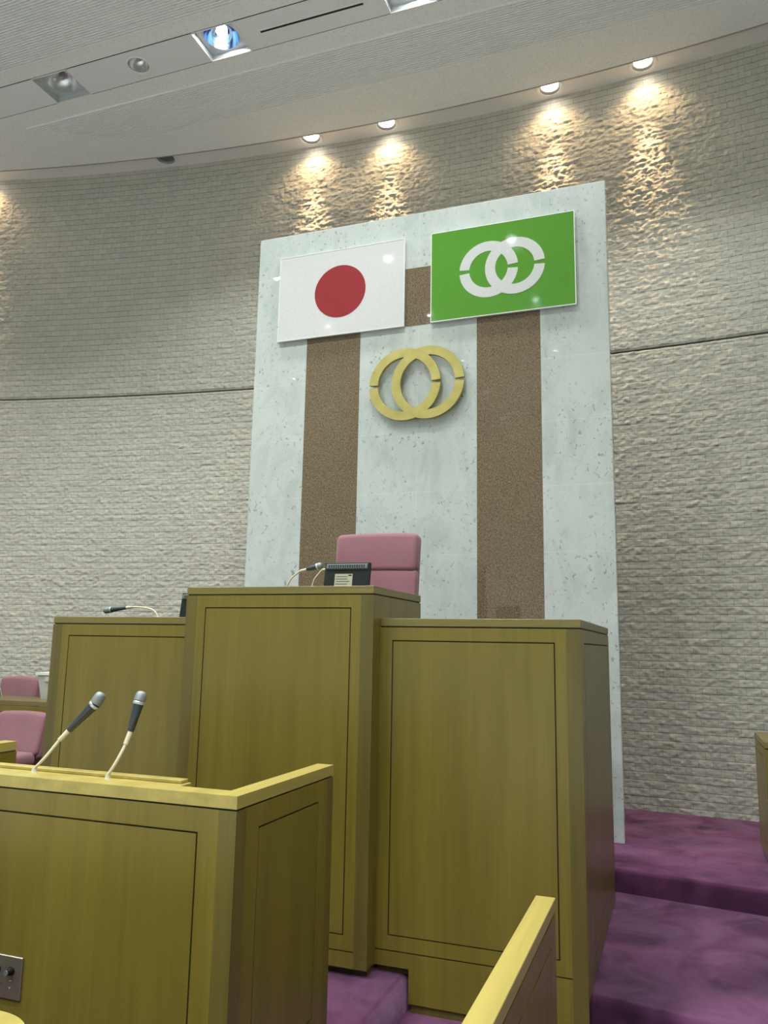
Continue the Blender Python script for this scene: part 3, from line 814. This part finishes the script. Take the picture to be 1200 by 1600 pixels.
def mirror_desk():
    t = empty('side_desk', (.487, 5.66, Z2), 'wooden side desk at the right edge, standing on the upper carpet step', 'desk')
    W, Dp, h = 2.4, .69, .785
    bm = B(); box(bm, .012, W - .012, .012, Dp - .012, .03, h - RIM - .006); obj('carcass', bm, M['gap'], t)
    bm = B(); box(bm, .03, W - .03, .03, Dp - .03, 0, .03); obj('kick_board', bm, M['wood_post'], t)
    z0, z1 = .03, h - RIM - .006
    bm = B(); box(bm, .105, W - .105, 0, .012, z0 + .1, z1 - .062); box(bm, 0, .012, .117, Dp - .105, z0 + .1, z1 - .062); obj('panel', bm, M['wood_panel'], t)
    bm = B()
    for a in ((0, .099, z0, z1), (W - .099, W, z0, z1), (.099, W - .099, z1 - .056, z1), (.099, W - .099, z0, z0 + .094)): box(bm, a[0], a[1], 0, .012, a[2], a[3])
    for a in ((.012, .111, z0, z1), (Dp - .099, Dp, z0, z1), (.111, Dp - .099, z1 - .056, z1), (.111, Dp - .099, z0, z0 + .094)): box(bm, 0, .012, a[0], a[1], a[2], a[3])
    obj('frame', bm, M['wood'], t)
    bm = B(); box(bm, 0, W, 0, Dp, h - RIM, h, .0015); obj('worktop', bm, M['wood_top'], t)
    return t
mirror_desk()
row_desk('side_desk', 'wooden rear desk at far left, with a pink chair behind it', (-4.70, 5.86, Z2), math.radians(3), 3.6, .50, .785)

t = empty('name_plate', (-6.235, 6.14, Z2 + .785), 'small white folded name card on the rear left desk', 'name card')
bm = B(); prism(bm, [(-.03, 0), (-.002, .082), (.002, .082), (.03, 0), (.027, 0), (0, .077), (-.027, 0)], -.10, .04, 'x'); obj('card', bm, M['white_matte'], t)

t = empty('tapered_container', (-5.615, 6.16, Z2 + .785), 'small grey tapered container with a white rim on the rear left desk', 'container')
def taper(bm, w0, w1, z0, z1):
    vs = [bm.verts.new((sx * w, sy * w * .8, z)) for w, z in ((w0, z0), (w1, z1)) for sx, sy in ((-1, -1), (1, -1), (1, 1), (-1, 1))]
    bm.faces.new(vs[:4][::-1]); bm.faces.new(vs[4:])
    for k in range(4): bm.faces.new((vs[k], vs[(k + 1) % 4], vs[4 + (k + 1) % 4], vs[4 + k]))
bm = B(); taper(bm, .055, .090, 0, .225); obj('body', bm, M['grey_box'], t)
bm = B(); taper(bm, .104, .106, .222, .245); obj('rim', bm, M['white_matte'], t)
bm = B(); box(bm, .0, .085, -.0745, -.070, .165, .215); obj('sticker', bm, M['cream'], t)

# handrail partition, bottom right --------------------------------------
d = empty('partition', (-.424, 1.7, 0), 'low wooden partition with a pale flat cap rail in the right foreground', 'partition'); og = d.location.copy()
PX0, PX1, PY0, PY1, PZ = -.4545, -.3925, .55, 2.697, .852
bm = B(); box(bm, PX0 + .006, PX1 - .006, PY0 + .006, PY1 - .006, .0, PZ - .040); obj('core', bm, M['wood'], d, origin=og)
bm = B(); box(bm, PX0, PX1, PY0, PY1, PZ - RIM, PZ, .0015); obj('cap_rail', bm, M['wood_lit'], d, origin=og)
bm = B(); box(bm, PX1 - .006, PX1 - .001, PY0 + .12, PY1 - .10, .12, PZ - .12); obj('panel', bm, M['wood_panel'], d, origin=og)
bm = B(); box(bm, PX1 - .006, PX1 - .001, PY1 - .094, PY1 - .001, .0, PZ - .046); box(bm, PX1 - .006, PX1 - .001, PY0, PY1 - .094, PZ - .114, PZ - .046); box(bm, PX1 - .006, PX1 - .001, PY0, PY1 - .094, 0, .114); obj('frame', bm, M['wood'], d, origin=og)

# small table corner, bottom left ----------------------------------------
d = empty('side_table', (-2.2, 1.3, 0), 'yellow wooden table top with a rounded corner at the bottom left edge', 'table'); og = d.location.copy()
X1, Y1, RR = -1.375, 1.632, .17
pts = [(-3.0, .75), (X1, .75)] + [(X1 - RR + RR * math.cos(a * PI / 24), Y1 - RR + RR * math.sin(a * PI / 24)) for a in range(13)] + [(-3.0, Y1)]
bm = B(); prism(bm, pts, .718, .75, 'z'); obj('table_top', bm, M['wood_lit'], d, origin=og)
for xx in (-2.9, -1.62):
    bm = B(); box(bm, xx, xx + .03, .82, 1.55, 0, .718); obj('side_panel', bm, M['wood'], d, origin=og)
bm = B(); box(bm, -2.87, -1.62, 1.46, 1.48, .2, .718); obj('modesty_panel', bm, M['wood_panel'], d, origin=og)
